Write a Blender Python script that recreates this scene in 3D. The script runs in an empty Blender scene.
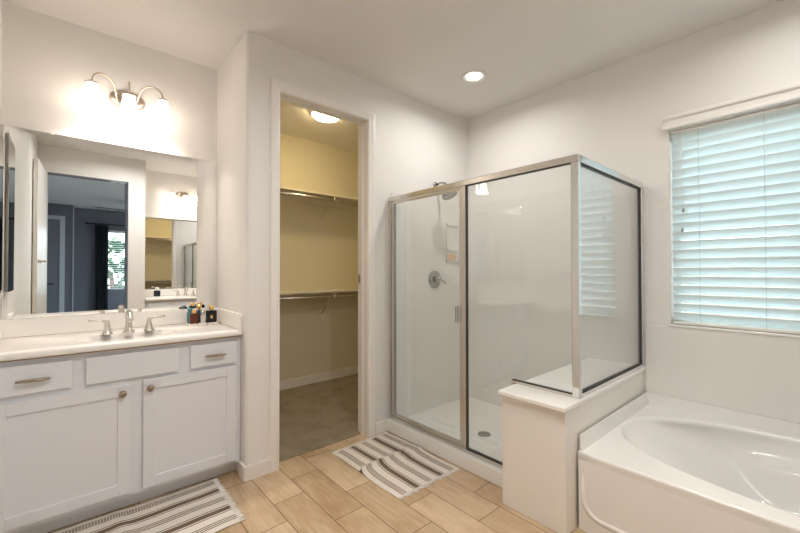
import bpy, bmesh, math, random
from mathutils import Vector, Matrix
random.seed(7)
S = bpy.context.scene
COL = S.collection
PI = math.pi

# ------------------------------------------------------------------ camera
cam = bpy.data.cameras.new('camera')
cam.sensor_width = 36.0
cam.lens = 378.81 / 800 * 36
cam.clip_start = 0.02
co = bpy.data.objects.new('camera', cam)
co.location = (0, 0, 1.2623)
co.rotation_euler = (PI / 2 + 0.0124, 0.0013, 0.853 - PI / 2)
COL.objects.link(co)
S.camera = co

# ------------------------------------------------------------------ world, sun, exposure
SKY = (0.80, 0.92, 1.0, 1)
SKY_STRENGTH = 5.5
w = bpy.data.worlds.new('sky')
w.use_nodes = True
w.node_tree.nodes['Background'].inputs[0].default_value = SKY
w.node_tree.nodes['Background'].inputs[1].default_value = SKY_STRENGTH
S.world = w
sd = bpy.data.lights.new('sun', 'SUN')
sd.energy = 3.0
sd.angle = 0.01
so = bpy.data.objects.new('sun', sd)
so.rotation_euler = (math.radians(20), math.radians(-38), 0)   # high sun behind the house, lights the yard
COL.objects.link(so)
def portal(name, loc, rot, sx, sy):           # guides sampling of the sky through a window opening, gives no light itself
    l = bpy.data.lights.new(name, 'AREA')
    l.shape = 'RECTANGLE'; l.size = sx; l.size_y = sy; l.cycles.is_portal = True
    o = bpy.data.objects.new(name, l); o.location = loc; o.rotation_euler = rot
    COL.objects.link(o)
portal('bath_window_portal', (3.04, 0.07, 1.54), (0, math.radians(90), 0), 1.25, 1.26)
portal('bedroom_window_portal', (1.52, -5.79, 1.54), (math.radians(90), 0, 0), 1.76, 1.45)
portal('bedroom_side_portal', (2.93, -3.5, 1.45), (0, math.radians(90), 0), 1.7, 2.2)
CAN_ENERGY = 9.8
CAN_COLOR = (1.0, 0.97, 0.94)
SHADE_STRENGTH = 7.5
BULB_ENERGY = 11.0
SHADE_COLOR = (1.0, 0.88, 0.75)
CLOSET_STRENGTH = 38.0
CLOSET_COLOR = (1.0, 0.79, 0.43)
S.view_settings.view_transform = 'Standard'
S.view_settings.look = 'None'
S.view_settings.exposure = 0.35
S.view_settings.gamma = 1.0
S.view_settings.use_curve_mapping = False
S.cycles.use_denoising = True
S.cycles.max_bounces = 16
S.cycles.diffuse_bounces = 8
S.cycles.glossy_bounces = 8
S.cycles.transmission_bounces = 8
S.cycles.transparent_max_bounces = 24
S.cycles.sample_clamp_indirect = 8.0
S.cycles.caustics_reflective = False
S.cycles.caustics_refractive = False

# ------------------------------------------------------------------ materials
def srgb(r, g, b):
    f = lambda c: (c / 255 / 12.92) if c / 255 <= 0.04045 else ((c / 255 + 0.055) / 1.055) ** 2.4
    return (f(r), f(g), f(b), 1)
class NT:
    def __init__(s, name):
        s.m = bpy.data.materials.new(name); s.m.use_nodes = True
        s.t = s.m.node_tree; s.n = s.t.nodes; s.b = s.n['Principled BSDF']; s.out = s.n['Material Output']
    def new(s, typ, **k):
        x = s.n.new(typ)
        for a, v in k.items(): setattr(x, a, v)
        return x
    def link(s, a, b): s.t.links.new(a, b)
    def val(s, sock, v):
        if hasattr(v, 'is_output'): s.link(v, sock)
        else: sock.default_value = v
    def math(s, op, a, b=0.0, c=0.0):
        x = s.new('ShaderNodeMath', operation=op)
        s.val(x.inputs[0], a); s.val(x.inputs[1], b); s.val(x.inputs[2], c)
        return x.outputs[0]
    def mix(s, f, a, b, blend='MIX'):
        x = s.new('ShaderNodeMix', data_type='RGBA', blend_type=blend)
        s.val(x.inputs[0], f); s.val(x.inputs[6], a); s.val(x.inputs[7], b)
        return x.outputs[2]
    def coord(s, kind='Object'):
        return s.new('ShaderNodeTexCoord').outputs[kind]
    def noise(s, vec, scale, detail=3, rough=0.5):
        x = s.new('ShaderNodeTexNoise'); s.link(vec, x.inputs['Vector'])
        x.inputs['Scale'].default_value = scale; x.inputs['Detail'].default_value = detail; x.inputs['Roughness'].default_value = rough
        return x.outputs[0]
    def bump(s, h, strength=0.2, dist=0.01):
        x = s.new('ShaderNodeBump'); x.inputs['Strength'].default_value = strength; x.inputs['Distance'].default_value = dist
        s.link(h, x.inputs['Height']); s.link(x.outputs[0], s.b.inputs['Normal'])
    def set(s, **k):
        for a, v in k.items():
            s.val(s.b.inputs[a.replace('_', ' ')], v)
        return s
def plain(name, col, rough=0.5, metal=0.0, spec=0.5, bump=None, vary=0.0, coat=0.0):
    t = NT(name)
    c = col
    if vary:
        n = t.noise(t.coord(), 9.0, 4)
        c = t.mix(t.math('MULTIPLY', n, vary), col, tuple(x * 0.6 for x in col[:3]) + (1,))
    t.set(Base_Color=c, Roughness=rough, Metallic=metal, Specular_IOR_Level=spec, Coat_Weight=coat)
    if bump: t.bump(t.noise(t.coord(), bump[0], 4), bump[1], bump[2])
    return t.m
WALL = plain('wall_paint', (0.785, 0.765, 0.74, 1), 0.55, bump=(90, 0.12, 0.002))
CEIL = plain('ceiling_paint', (0.74, 0.72, 0.695, 1), 0.7, bump=(60, 0.2, 0.003))
BEDWALL = plain('bedroom_wall_paint', (0.19, 0.20, 0.235, 1), 0.6, bump=(90, 0.1, 0.002))
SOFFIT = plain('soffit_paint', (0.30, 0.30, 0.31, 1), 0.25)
TRIM = plain('trim_paint', (0.80, 0.77, 0.73, 1), 0.32)
CAB = plain('cabinet_paint', (0.755, 0.77, 0.81, 1), 0.38)
COUNTER = plain('counter_marble', (0.88, 0.86, 0.83, 1), 0.25, vary=0.06)
ACRYL = plain('white_acrylic', (0.80, 0.79, 0.77, 1), 0.12, coat=0.3)
PANEL = plain('cultured_marble', (0.79, 0.77, 0.74, 1), 0.2)
BLACK = plain('dark_gap', (0.02, 0.018, 0.015, 1), 0.5)
CHROME = plain('chrome', (0.78, 0.78, 0.77, 1), 0.12, 1.0)
GREYCHROME = plain('grey_chrome', (0.40, 0.40, 0.40, 1), 0.15, 1.0)
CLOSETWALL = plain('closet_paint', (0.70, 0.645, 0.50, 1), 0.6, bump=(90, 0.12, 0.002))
SATIN = plain('satin_chrome', (0.70, 0.67, 0.62, 1), 0.25, 1.0)
NICKEL = plain('brushed_nickel', (0.62, 0.53, 0.44, 1), 0.28, 1.0)
BRONZE = plain('antique_nickel', (0.36, 0.29, 0.22, 1), 0.3, 1.0)
MIRROR = plain('mirror_silver', (0.93, 0.94, 0.93, 1), 0.0, 1.0)
GLASSEDGE = plain('mirror_edge', (0.55, 0.62, 0.60, 1), 0.1)
GOLD = plain('gold_cap', (0.85, 0.55, 0.22, 1), 0.2, 1.0)
FABRIC = plain('curtain_cloth', (0.025, 0.026, 0.035, 1), 0.9, bump=(200, 0.3, 0.002))
WOODEDGE = plain('raw_wood_edge', (0.36, 0.20, 0.10, 1), 0.7, vary=0.5)
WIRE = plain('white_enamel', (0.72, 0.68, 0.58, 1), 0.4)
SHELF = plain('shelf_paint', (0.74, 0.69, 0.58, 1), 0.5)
BLOCK = None

def arch_glass(name, tint, haze=0.0, f0=0.05):
    t = NT(name)
    t.n.remove(t.b)
    lw = t.new('ShaderNodeLayerWeight'); lw.inputs[0].default_value = 0.5
    f = t.math('ADD', t.math('MULTIPLY', t.math('POWER', lw.outputs['Facing'], 5.0), 1 - f0), f0)
    tr = t.new('ShaderNodeBsdfTransparent'); tr.inputs[0].default_value = tint
    gl = t.new('ShaderNodeBsdfGlossy'); gl.inputs['Roughness'].default_value = 0.0
    mx = t.new('ShaderNodeMixShader'); t.link(f, mx.inputs[0]); t.link(tr.outputs[0], mx.inputs[1]); t.link(gl.outputs[0], mx.inputs[2])
    last = mx.outputs[0]
    if haze:
        df = t.new('ShaderNodeBsdfDiffuse'); df.inputs[0].default_value = (0.85, 0.87, 0.86, 1)
        m2 = t.new('ShaderNodeMixShader'); m2.inputs[0].default_value = haze
        t.link(last, m2.inputs[1]); t.link(df.outputs[0], m2.inputs[2]); last = m2.outputs[0]
    t.link(last, t.out.inputs[0])
    return t.m
GLASS = arch_glass('shower_glass', (0.97, 0.985, 0.98, 1), 0.05, 0.075)
BOOSTGLASS = arch_glass('boosted_reflection_glass', (0.97, 0.985, 0.98, 1), 0.04, 0.16)  # shower glass with reflectance raised so the blind mirrors more strongly in the end pane
WGLASS = arch_glass('window_glass', (0.96, 0.98, 0.98, 1))

def emit(name, col, strength, base=(0.9, 0.9, 0.9, 1)):
    t = NT(name)
    t.set(Base_Color=base, Roughness=0.3, Emission_Color=tuple(col[:3]) + (1,), Emission_Strength=strength)
    return t.m
SHADE = emit('lit_frosted_glass', SHADE_COLOR, SHADE_STRENGTH)
DOME = emit('lit_dome_glass', CLOSET_COLOR, CLOSET_STRENGTH)
LED = emit('lit_downlight', (1.0, 0.96, 0.9), 6.0)

def slat_mat():
    t = NT('blind_slat')
    t.n.remove(t.b)
    d = t.new('ShaderNodeBsdfDiffuse'); d.inputs[0].default_value = (0.84, 0.87, 0.87, 1)
    tl = t.new('ShaderNodeBsdfTranslucent'); tl.inputs[0].default_value = (0.78, 0.88, 0.885, 1)
    g = t.new('ShaderNodeBsdfGlossy'); g.inputs['Roughness'].default_value = 0.35
    m = t.new('ShaderNodeMixShader'); m.inputs[0].default_value = 0.36
    t.link(d.outputs[0], m.inputs[1]); t.link(tl.outputs[0], m.inputs[2])
    m2 = t.new('ShaderNodeMixShader'); m2.inputs[0].default_value = 0.04
    t.link(m.outputs[0], m2.inputs[1]); t.link(g.outputs[0], m2.inputs[2])
    t.link(m2.outputs[0], t.out.inputs[0])
    return t.m
SLAT = slat_mat()

def tile_mat():
    t = NT('wood_look_tile')
    sep = t.new('ShaderNodeSeparateXYZ'); t.link(t.coord(), sep.inputs[0])
    x, y = sep.outputs[0], sep.outputs[1]
    u = t.math('DIVIDE', t.math('SUBTRACT', x, 0.660 - 0.1812 * 20), 0.1812)
    k = t.math('FLOOR', u)
    fu = t.math('FRACT', u)
    v = t.math('DIVIDE', t.math('SUBTRACT', t.math('SUBTRACT', y, 1.83 - 0.503 * 40 - 0.174 * 20), t.math('MULTIPLY', k, 0.174)), 0.503)
    j = t.math('FLOOR', v)
    fv = t.math('FRACT', v)
    du = t.math('MULTIPLY', t.math('MINIMUM', fu, t.math('SUBTRACT', 1.0, fu)), 0.1812)
    dv = t.math('MULTIPLY', t.math('MINIMUM', fv, t.math('SUBTRACT', 1.0, fv)), 0.503)
    d = t.math('MINIMUM', du, dv)
    grout = t.math('LESS_THAN', d, 0.0019)
    cmb = t.new('ShaderNodeCombineXYZ'); t.link(k, cmb.inputs[0]); t.link(j, cmb.inputs[1])
    wn = t.new('ShaderNodeTexWhiteNoise', noise_dimensions='3D'); t.link(cmb.outputs[0], wn.inputs['Vector'])
    # grain: stretched noise shifted per tile
    off = t.new('ShaderNodeVectorMath', operation='SCALE'); t.link(wn.outputs['Color'], off.inputs[0]); off.inputs['Scale'].default_value = 20.0
    add = t.new('ShaderNodeVectorMath', operation='ADD'); t.link(t.coord(), add.inputs[0]); t.link(off.outputs[0], add.inputs[1])
    mp = t.new('ShaderNodeMapping'); mp.inputs['Scale'].default_value = (26, 3.0, 1); t.link(add.outputs[0], mp.inputs[0])
    n1 = t.noise(mp.outputs[0], 1.0, 6, 0.62)
    mp2 = t.new('ShaderNodeMapping'); mp2.inputs['Scale'].default_value = (7, 3.5, 1); t.link(add.outputs[0], mp2.inputs[0])
    n2 = t.noise(mp2.outputs[0], 1.0, 3, 0.5)
    cr = t.new('ShaderNodeValToRGB'); t.link(wn.outputs['Value'], cr.inputs[0])
    e = cr.color_ramp.elements
    e[0].position = 0.0; e[0].color = (0.43, 0.30, 0.175, 1)
    e[1].position = 1.0; e[1].color = (0.63, 0.485, 0.335, 1)
    x2 = cr.color_ramp.elements.new(0.5); x2.color = (0.54, 0.395, 0.25, 1)
    c = t.mix(t.math('MULTIPLY', t.math('SUBTRACT', n2, 0.42), 2.6), cr.outputs[0], (0.33, 0.205, 0.10, 1))
    g = t.math('MULTIPLY', t.math('POWER', t.math('ABSOLUTE', t.math('SUBTRACT', n1, 0.5)), 1.0), 1.9)
    c = t.mix(g, c, (0.74, 0.62, 0.48, 1))
    c = t.mix(grout, c, (0.12, 0.075, 0.045, 1))
    t.set(Base_Color=c, Roughness=t.math('ADD', 0.33, t.math('MULTIPLY', grout, 0.4)), Specular_IOR_Level=0.45)
    h = t.math('MULTIPLY', t.math('MINIMUM', d, 0.004), 250.0)
    t.bump(h, 0.25, 0.0015)
    return t.m
TILE = tile_mat()

def carpet_mat():
    t = NT('carpet_pile')
    n = t.noise(t.coord(), 130, 3, 0.75)
    n2 = t.noise(t.coord(), 5, 3, 0.6)
    c = t.mix(n, (0.07, 0.055, 0.035, 1), (0.62, 0.54, 0.42, 1))
    c = t.mix(t.math('MULTIPLY', t.math('SUBTRACT', n2, 0.45), 2.2), c, (0.19, 0.155, 0.115, 1))
    t.set(Base_Color=c, Roughness=1.0, Specular_IOR_Level=0.05)
    t.bump(n, 0.8, 0.01)
    return t.m
CARPET = carpet_mat()

def rug_mat():
    t = NT('striped_weave')
    uv = t.new('ShaderNodeUVMap').outputs[0]
    sep = t.new('ShaderNodeSeparateXYZ'); t.link(uv, sep.inputs[0])
    u, v = sep.outputs[0], sep.outputs[1]
    dark = 0.0
    def line(c, hw):
        return t.math('LESS_THAN', t.math('ABSOLUTE', t.math('SUBTRACT', u, c)), hw)
    masks = []
    for c in (0.115, 0.515): masks += [line(c - 0.030, 0.0075), line(c, 0.0075), line(c + 0.030, 0.0075)]
    for c in (0.315, 0.715): masks += [line(c, 0.032), line(c - 0.054, 0.0065), line(c + 0.054, 0.0065)]
    for k in range(4): masks.append(line(0.875 + k * 0.022, 0.0075))
    s = masks[0]
    for m in masks[1:]: s = t.math('MAXIMUM', s, m)
    br = t.math('GREATER_THAN', t.math('FRACT', t.math('MULTIPLY', v, 62.0)), 0.22)
    thick = t.math('LESS_THAN', u, 0.86)
    s = t.math('MULTIPLY', s, t.math('MAXIMUM', br, thick))
    nz = t.noise(t.coord(), 220, 2)
    base = t.mix(t.math('MULTIPLY', nz, 0.5), (0.77, 0.725, 0.665, 1), (0.60, 0.55, 0.49, 1))
    c = t.mix(s, base, (0.165, 0.12, 0.085, 1))
    t.set(Base_Color=c, Roughness=0.95, Specular_IOR_Level=0.1)
    t.bump(nz, 0.5, 0.003)
    return t.m
RUG = rug_mat()
FRINGE = plain('cotton_fringe', (0.84, 0.81, 0.77, 1), 0.95)

def block_mat():
    t = NT('block_fence')
    b = t.new('ShaderNodeTexBrick'); mp = t.new('ShaderNodeMapping')
    mp.inputs['Rotation'].default_value = (PI / 2, 0, PI / 2)
    t.link(t.coord(), mp.inputs[0])
    sep = t.new('ShaderNodeSeparateXYZ'); t.link(t.coord(), sep.inputs[0])
    cb = t.new('ShaderNodeCombineXYZ'); t.link(sep.outputs[1], cb.inputs[0]); t.link(sep.outputs[2], cb.inputs[1])
    t.link(cb.outputs[0], b.inputs['Vector'])
    b.inputs['Scale'].default_value = 1.0; b.inputs['Brick Width'].default_value = 0.4; b.inputs['Row Height'].default_value = 0.2
    b.inputs['Mortar Size'].default_value = 0.008
    b.inputs['Color1'].default_value = (0.42, 0.36, 0.29, 1); b.inputs['Color2'].default_value = (0.37, 0.32, 0.26, 1); b.inputs['Mortar'].default_value = (0.20, 0.17, 0.14, 1)
    t.set(Base_Color=b.outputs[0], Roughness=0.9)
    return t.m
BLOCK = block_mat()

# ------------------------------------------------------------------ mesh helpers
class MB:
    def __init__(s): s.bm = bmesh.new(); s.uv = None
    def box(s, a, b, bevel=0.0, seg=2, edges=None):
        lo = [min(a[i], b[i]) for i in range(3)]; hi = [max(a[i], b[i]) for i in range(3)]
        vs = [s.bm.verts.new((x, y, z)) for x in (lo[0], hi[0]) for y in (lo[1], hi[1]) for z in (lo[2], hi[2])]
        idx = ((0, 1, 3, 2), (4, 6, 7, 5), (0, 4, 5, 1), (2, 3, 7, 6), (0, 2, 6, 4), (1, 5, 7, 3))
        fs = [s.bm.faces.new([vs[i] for i in f]) for f in idx]
        if bevel:
            es = list({e for f in fs for e in f.edges})
            if edges: es = [e for e in es if edges((e.verts[0].co + e.verts[1].co) / 2, (e.verts[1].co - e.verts[0].co).normalized())]
            bmesh.ops.bevel(s.bm, geom=es, offset=bevel, segments=seg, affect='EDGES', profile=0.5)
        return s
    def tube(s, pts, r, n=10, cap=True):
        pts = [Vector(p) for p in pts]; rs = r if isinstance(r, (list, tuple)) else [r] * len(pts)
        rings = []; up = None
        for i, p in enumerate(pts):
            d = (pts[min(i + 1, len(pts) - 1)] - pts[max(i - 1, 0)]).normalized()
            if up is None: up = Vector((0, 0, 1)) if abs(d.z) < 0.9 else Vector((1, 0, 0))
            a = d.cross(up).normalized(); b = a.cross(d).normalized(); up = b
            rings.append([s.bm.verts.new(p + (a * math.cos(t) + b * math.sin(t)) * rs[i]) for t in (2 * PI * k / n for k in range(n))])
        s.rings(rings, cap)
        return s
    def rings(s, rings, cap=True, smooth=True):
        n = len(rings[0])
        for A, B in zip(rings, rings[1:]):
            for k in range(n):
                f = s.bm.faces.new((A[k], A[(k + 1) % n], B[(k + 1) % n], B[k])); f.smooth = smooth
        if cap:
            s.bm.faces.new(list(reversed(rings[0]))); s.bm.faces.new(rings[-1])
        return s
    def lathe(s, c, prof, n=24, axis='Z', cap=True):
        c = Vector(c)
        rings = []
        for r, h in prof:
            ring = []
            for k in range(n):
                a = 2 * PI * k / n; x, y = max(r, 1e-4) * math.cos(a), max(r, 1e-4) * math.sin(a)
                v = {'Z': (x, y, h), 'Y': (x, h, -y), 'X': (h, x, y)}[axis]
                ring.append(s.bm.verts.new(c + Vector(v)))
            rings.append(ring)
        return s.rings(rings, cap)
    def loft(s, outlines, cap0=False, cap1=True):
        rs = [[s.bm.verts.new(p) for p in o] for o in outlines]
        n = len(rs[0])
        for A, B in zip(rs, rs[1:]):
            for k in range(n):
                f = s.bm.faces.new((A[k], A[(k + 1) % n], B[(k + 1) % n], B[k])); f.smooth = True
        if cap0: s.bm.faces.new(list(reversed(rs[0])))
        if cap1: s.bm.faces.new(rs[-1])
        return s
    def prism(s, poly, d, axis):                     # polygon in the plane across 'axis', extruded from d[0] to d[1]
        def P(p, h): return {'X': (h, p[0], p[1]), 'Y': (p[0], h, p[1]), 'Z': (p[0], p[1], h)}[axis]
        A = [s.bm.verts.new(P(p, d[0])) for p in poly]; B = [s.bm.verts.new(P(p, d[1])) for p in poly]
        n = len(poly)
        for k in range(n): s.bm.faces.new((A[k], A[(k + 1) % n], B[(k + 1) % n], B[k]))
        s.bm.faces.new(list(reversed(A))); s.bm.faces.new(B)
        return s
    def build(s, name, mat, parent=None, loc=None, smooth=None):
        org = Vector(loc) if loc is not None else (root_loc(parent) if parent else Vector((0, 0, 0)))
        for v in s.bm.verts: v.co -= org
        bmesh.ops.recalc_face_normals(s.bm, faces=s.bm.faces[:])
        me = bpy.data.meshes.new(name); s.bm.to_mesh(me); s.bm.free()
        me.materials.append(mat)
        if smooth is not None:
            me.polygons.foreach_set('use_smooth', [smooth] * len(me.polygons))
        o = bpy.data.objects.new(name, me); COL.objects.link(o)
        if parent: o.parent = parent
        else: o.location = org
        return o
def root_loc(o):
    while o.parent: o = o.parent
    return Vector(o.location)
def tag(o, label=None, cat=None, group=None, kind=None):
    if label: o['label'] = label
    if cat: o['category'] = cat
    if group: o['group'] = group
    if kind: o['kind'] = kind
    return o
def thing(name, label, cat, loc, group=None):
    o = bpy.data.objects.new(name, None); o.empty_display_size = 0.05; o.location = loc
    COL.objects.link(o)
    return tag(o, label, cat, group)
def struct(name, mb, mat, label=None, loc=(0, 0, 0)):
    return tag(mb.build(name, mat, None, loc), label, None, None, 'structure')
def copy_tree(o, parent=None):
    c = o.copy(); COL.objects.link(c)
    if parent: c.parent = parent
    for ch in list(o.children): copy_tree(ch, c)
    return c
def B(a, b, bevel=0.0, seg=2, edges=None): return MB().box(a, b, bevel, seg, edges)
def arc(c, r, a0, a1, n, plane='XZ'):
    out = []
    for k in range(n + 1):
        t = a0 + (a1 - a0) * k / n; u, v = r * math.cos(t), r * math.sin(t)
        out.append({'XZ': (c[0] + u, c[1], c[2] + v), 'YZ': (c[0], c[1] + u, c[2] + v)}[plane])
    return out

# ------------------------------------------------------------------ measures of the place (metres)
H = 2.74
XL, XS, XW = -0.285, 0.81, 2.926        # left wall, alcove side wall, window wall
YV, YD = 2.965, 2.349                   # vanity wall, closet/shower wall
T = 0.12
YC = 3.87                               # back wall of the closet

# ------------------------------------------------------------------ shell
struct('floor', MB().box((XL - T, -0.9, -0.1), (XW + T, 2.425, 0)).box((XL - T, 2.425, -0.1), (0.93, YV + T, 0)), TILE)
struct('floor_closet', B((0.931, 2.426, -0.1), (3.42, YC + T, 0.006)), CARPET, 'brown grey carpet on the closet floor')
struct('floor_bedroom', B((-1.7, -5.8, -0.1), (2.8, -0.9, 0)), plain('bedroom_carpet', (0.52, 0.52, 0.54, 1), 1.0, bump=(130, 0.5, 0.01)))
struct('ceiling', B((-1.8, -5.9, H), (3.5, 4.1, H + 0.12)), CEIL)
struct('wall_left', B((XL - T, -0.27, 0), (XL, YV + T, H)), WALL)
struct('wall_vanity', B((XL, YV, 0), (XS + T, YV + T, H)), WALL)
m = MB()
m.box((XS, YD, 0), (XS + T, YV, H), 0.022, 4, lambda p, d: abs(d.z) > .9 and p.x < XS + .01 and p.y < YD + .01)
struct('wall_alcove_side', m, WALL)
m = MB()
m.box((XS + T, YD, 0), (1.005, YD + T, H)); m.box((1.735, YD, 0), (XW + 0.4, YD + T, H)); m.box((1.005, YD, 2.44), (1.735, YD + T, H))
struct('wall_closet_front', m, WALL)
WY0, WY1, WZ0, WZ1 = -0.56, 0.70, 0.915, 2.165
m = MB()
m.box((XW, WY1, 0), (XW + T, YD, H)); m.box((XW, -0.9, 0), (XW + T, WY0, H))
m.box((XW, WY0, 0), (XW + T, WY1, WZ0)); m.box((XW, WY0, WZ1), (XW + T, WY1, H))
struct('wall_window', m, WALL)
m = MB()
m.box((XL, -0.27, 0), (-0.205, -0.12, H)); m.box((0.575, -0.27, 0), (0.76, -0.12, H)); m.box((-0.205, -0.27, 2.43), (0.575, -0.12, H))
struct('wall_entry', m, WALL)
struct('wall_alcove_return', B((0.64, -0.79, 0), (0.76, -0.27, H)), WALL)
struct('wall_second_vanity', B((0.76, -0.79, 0), (1.87, -0.67, H)), WALL)
struct('wall_tub_end', B((1.87, -1.02, 0), (XW + T, -0.9, H)), WALL)
struct('wall_alcove_end', B((1.87, -0.9, 0), (1.881, -0.1, H)), WALL)
# closet
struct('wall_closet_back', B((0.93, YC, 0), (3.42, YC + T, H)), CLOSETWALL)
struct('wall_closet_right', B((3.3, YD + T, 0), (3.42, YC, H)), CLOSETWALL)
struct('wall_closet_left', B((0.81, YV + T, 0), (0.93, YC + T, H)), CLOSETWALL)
# bedroom seen in the mirror
struct('wall_bedroom_left', B((-1.82, -5.8, 0), (-1.7, -0.27, H)), BEDWALL)
struct('wall_bedroom_right', MB().box((2.8, -5.8, 0), (2.92, -5.0, H)).box((2.8, -1.7, 0), (2.92, -1.02, H)).box((2.8, -5.0, 0), (2.92, -1.7, 0.6)).box((2.8, -5.0, 2.3), (2.92, -1.7, H)), BEDWALL)
struct('wall_bedroom_front', B((-1.7, -0.27, 0), (XL - T, -0.15, H)), BEDWALL)
m = MB()
m.box((0.07, -5.8, 0), (0.64, -5.6, H)); m.box((2.40, -5.8, 0), (2.8, -5.6, H)); m.box((0.64, -5.8, 0), (2.40, -5.6, 0.82)); m.box((0.64, -5.8, 2.27), (2.40, -5.6, H))
struct('wall_bedroom_back', m, BEDWALL)
struct('wall_bedroom_jog', B((-1.7, -5.8, 0), (0.07, -5.2, H)), BEDWALL)
struct('wall_bedroom_alcove_back', MB().box((0.62, -0.80, 0), (0.64, -0.27, H)).box((0.62, -1.04, 0), (2.8, -1.02, H)).box((0.62,-1.02,0),(0.64,-.8,H)), BEDWALL)
# entry opening lining: dark painted soffit and jambs
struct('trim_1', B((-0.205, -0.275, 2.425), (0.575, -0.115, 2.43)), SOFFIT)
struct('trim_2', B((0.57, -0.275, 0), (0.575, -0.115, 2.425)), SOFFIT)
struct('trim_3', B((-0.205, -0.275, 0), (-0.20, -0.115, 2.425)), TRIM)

# baseboards
BE = lambda p, d: p.z > 0.05 and abs(d.z) < .5
def board(name, a, b): return struct(name, B(a, b, 0.006, 3, BE), TRIM)
m = MB()
m.box((XS - 0.014, YD - 0.014, 0), (0.962, YD, 0.09), 0.012, 4, lambda p, d: (abs(d.z) > .9 and p.x < XS and p.y < YD - .01) or (p.z > .05 and abs(d.z) < .5))
m.box((XS - 0.014, YD - 0.0005, 0), (XS, 2.436, 0.09), 0.004, 2, BE)
struct('baseboard_corner', m, TRIM)
board('baseboard_front', (1.79, YD - 0.014, 0), (1.897, YD, 0.09))
board('baseboard_closet_back', (0.93, YC - 0.014, 0.006), (3.3, YC, 0.10))
board('baseboard_closet_right', (3.286, YD + T, 0.006), (3.3, YC - 0.014, 0.10))
board('baseboard_left', (XL, 0.0, 0), (XL + 0.014, 2.43, 0.09))

# closet door frame: casing with a stepped moulding, jamb and stop
dr = tag(bpy.data.objects.new('door_1', None), 'white moulded casing around the open closet doorway', None, None, 'structure')
dr.location = (1.37, YD, 0); COL.objects.link(dr)
def casing(y0, sgn, name):
    prof = [(0.0, 0.0), (0.0, 0.010), (0.012, 0.014), (0.020, 0.013), (0.040, 0.018), (0.058, 0.018), (0.064, 0.012), (0.064, 0.0)]  # (outwards from opening, proud of wall)
    xi0, xi1, zt = 1.018, 1.723, 2.425
    mb = MB()
    outl = []
    for path in range(4):
        ring = []
        for o, p in prof:
            x, z = [(xi0 - o, 0.0), (xi0 - o, zt + o), (xi1 + o, zt + o), (xi1 + o, 0.0)][path]
            ring.append(mb.bm.verts.new((x, y0 + sgn * p, z)))
        outl.append(ring)
    mb.rings(outl, True, False)
    return mb.build(name, TRIM, dr)
casing(YD, -1, 'casing')
casing(YD + T, 1, 'closet_side_casing')
m = MB()
m.box((1.005, YD, 0), (1.022, YD + T, 2.44)); m.box((1.720, YD, 0), (1.735, YD + T, 2.44)); m.box((1.022, YD, 2.422), (1.720, YD + T, 2.44))
m.build('jamb', TRIM, dr)
m = MB()
m.box((1.022, YD + 0.05, 0), (1.032, YD + 0.082, 2.422), 0.003); m.box((1.710, YD + 0.05, 0), (1.720, YD + 0.082, 2.422), 0.003); m.box((1.032, YD + 0.05, 2.412), (1.710, YD + 0.082, 2.422), 0.003)
m.build('door_stop', TRIM, dr)
tag(B((1.7185, YD + 0.090, 1.17), (1.7205, YD + 0.118, 1.235)).build('strike_plate', BRONZE, dr), 'dark metal strike plate')

# ------------------------------------------------------------------ window, blind, yard
fr = MB()
fx0, fx1 = XW + 0.085, XW + 0.115
for a, b in (((WY0, WZ0), (WY0 + 0.045, WZ1)), ((WY1 - 0.045, WZ0), (WY1, WZ1)), ((WY0, WZ0), (WY1, WZ0 + 0.045)), ((WY0, WZ1 - 0.045), (WY1, WZ1)), ((0.05, WZ0), (0.085, WZ1))):
    fr.box((fx0, a[0], a[1]), (fx1, b[0], b[1]), 0.003)
wn = struct('window_1', fr, TRIM, 'white framed window behind the slatted blind', (XW + 0.1, 0.07, WZ0))
tag(B((XW + 0.097, WY0 + 0.04, WZ0 + 0.04), (XW + 0.102, WY1 - 0.04, WZ1 - 0.04)).build('pane', WGLASS, wn), 'clear glass pane')
m = MB(); m.box((XW, WY0, WZ0), (XW + 0.085, WY0 + 0.006, WZ1)); m.box((XW, WY1 - 0.006, WZ0), (XW + 0.085, WY1, WZ1)); m.box((XW - 0.012, WY0 - 0.01, WZ0 - 0.012), (XW + 0.085, WY1 + 0.01, WZ0 + 0.004), 0.004)
struct('trim_4', m, PANEL, 'white sill and reveal of the window over the tub')

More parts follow.
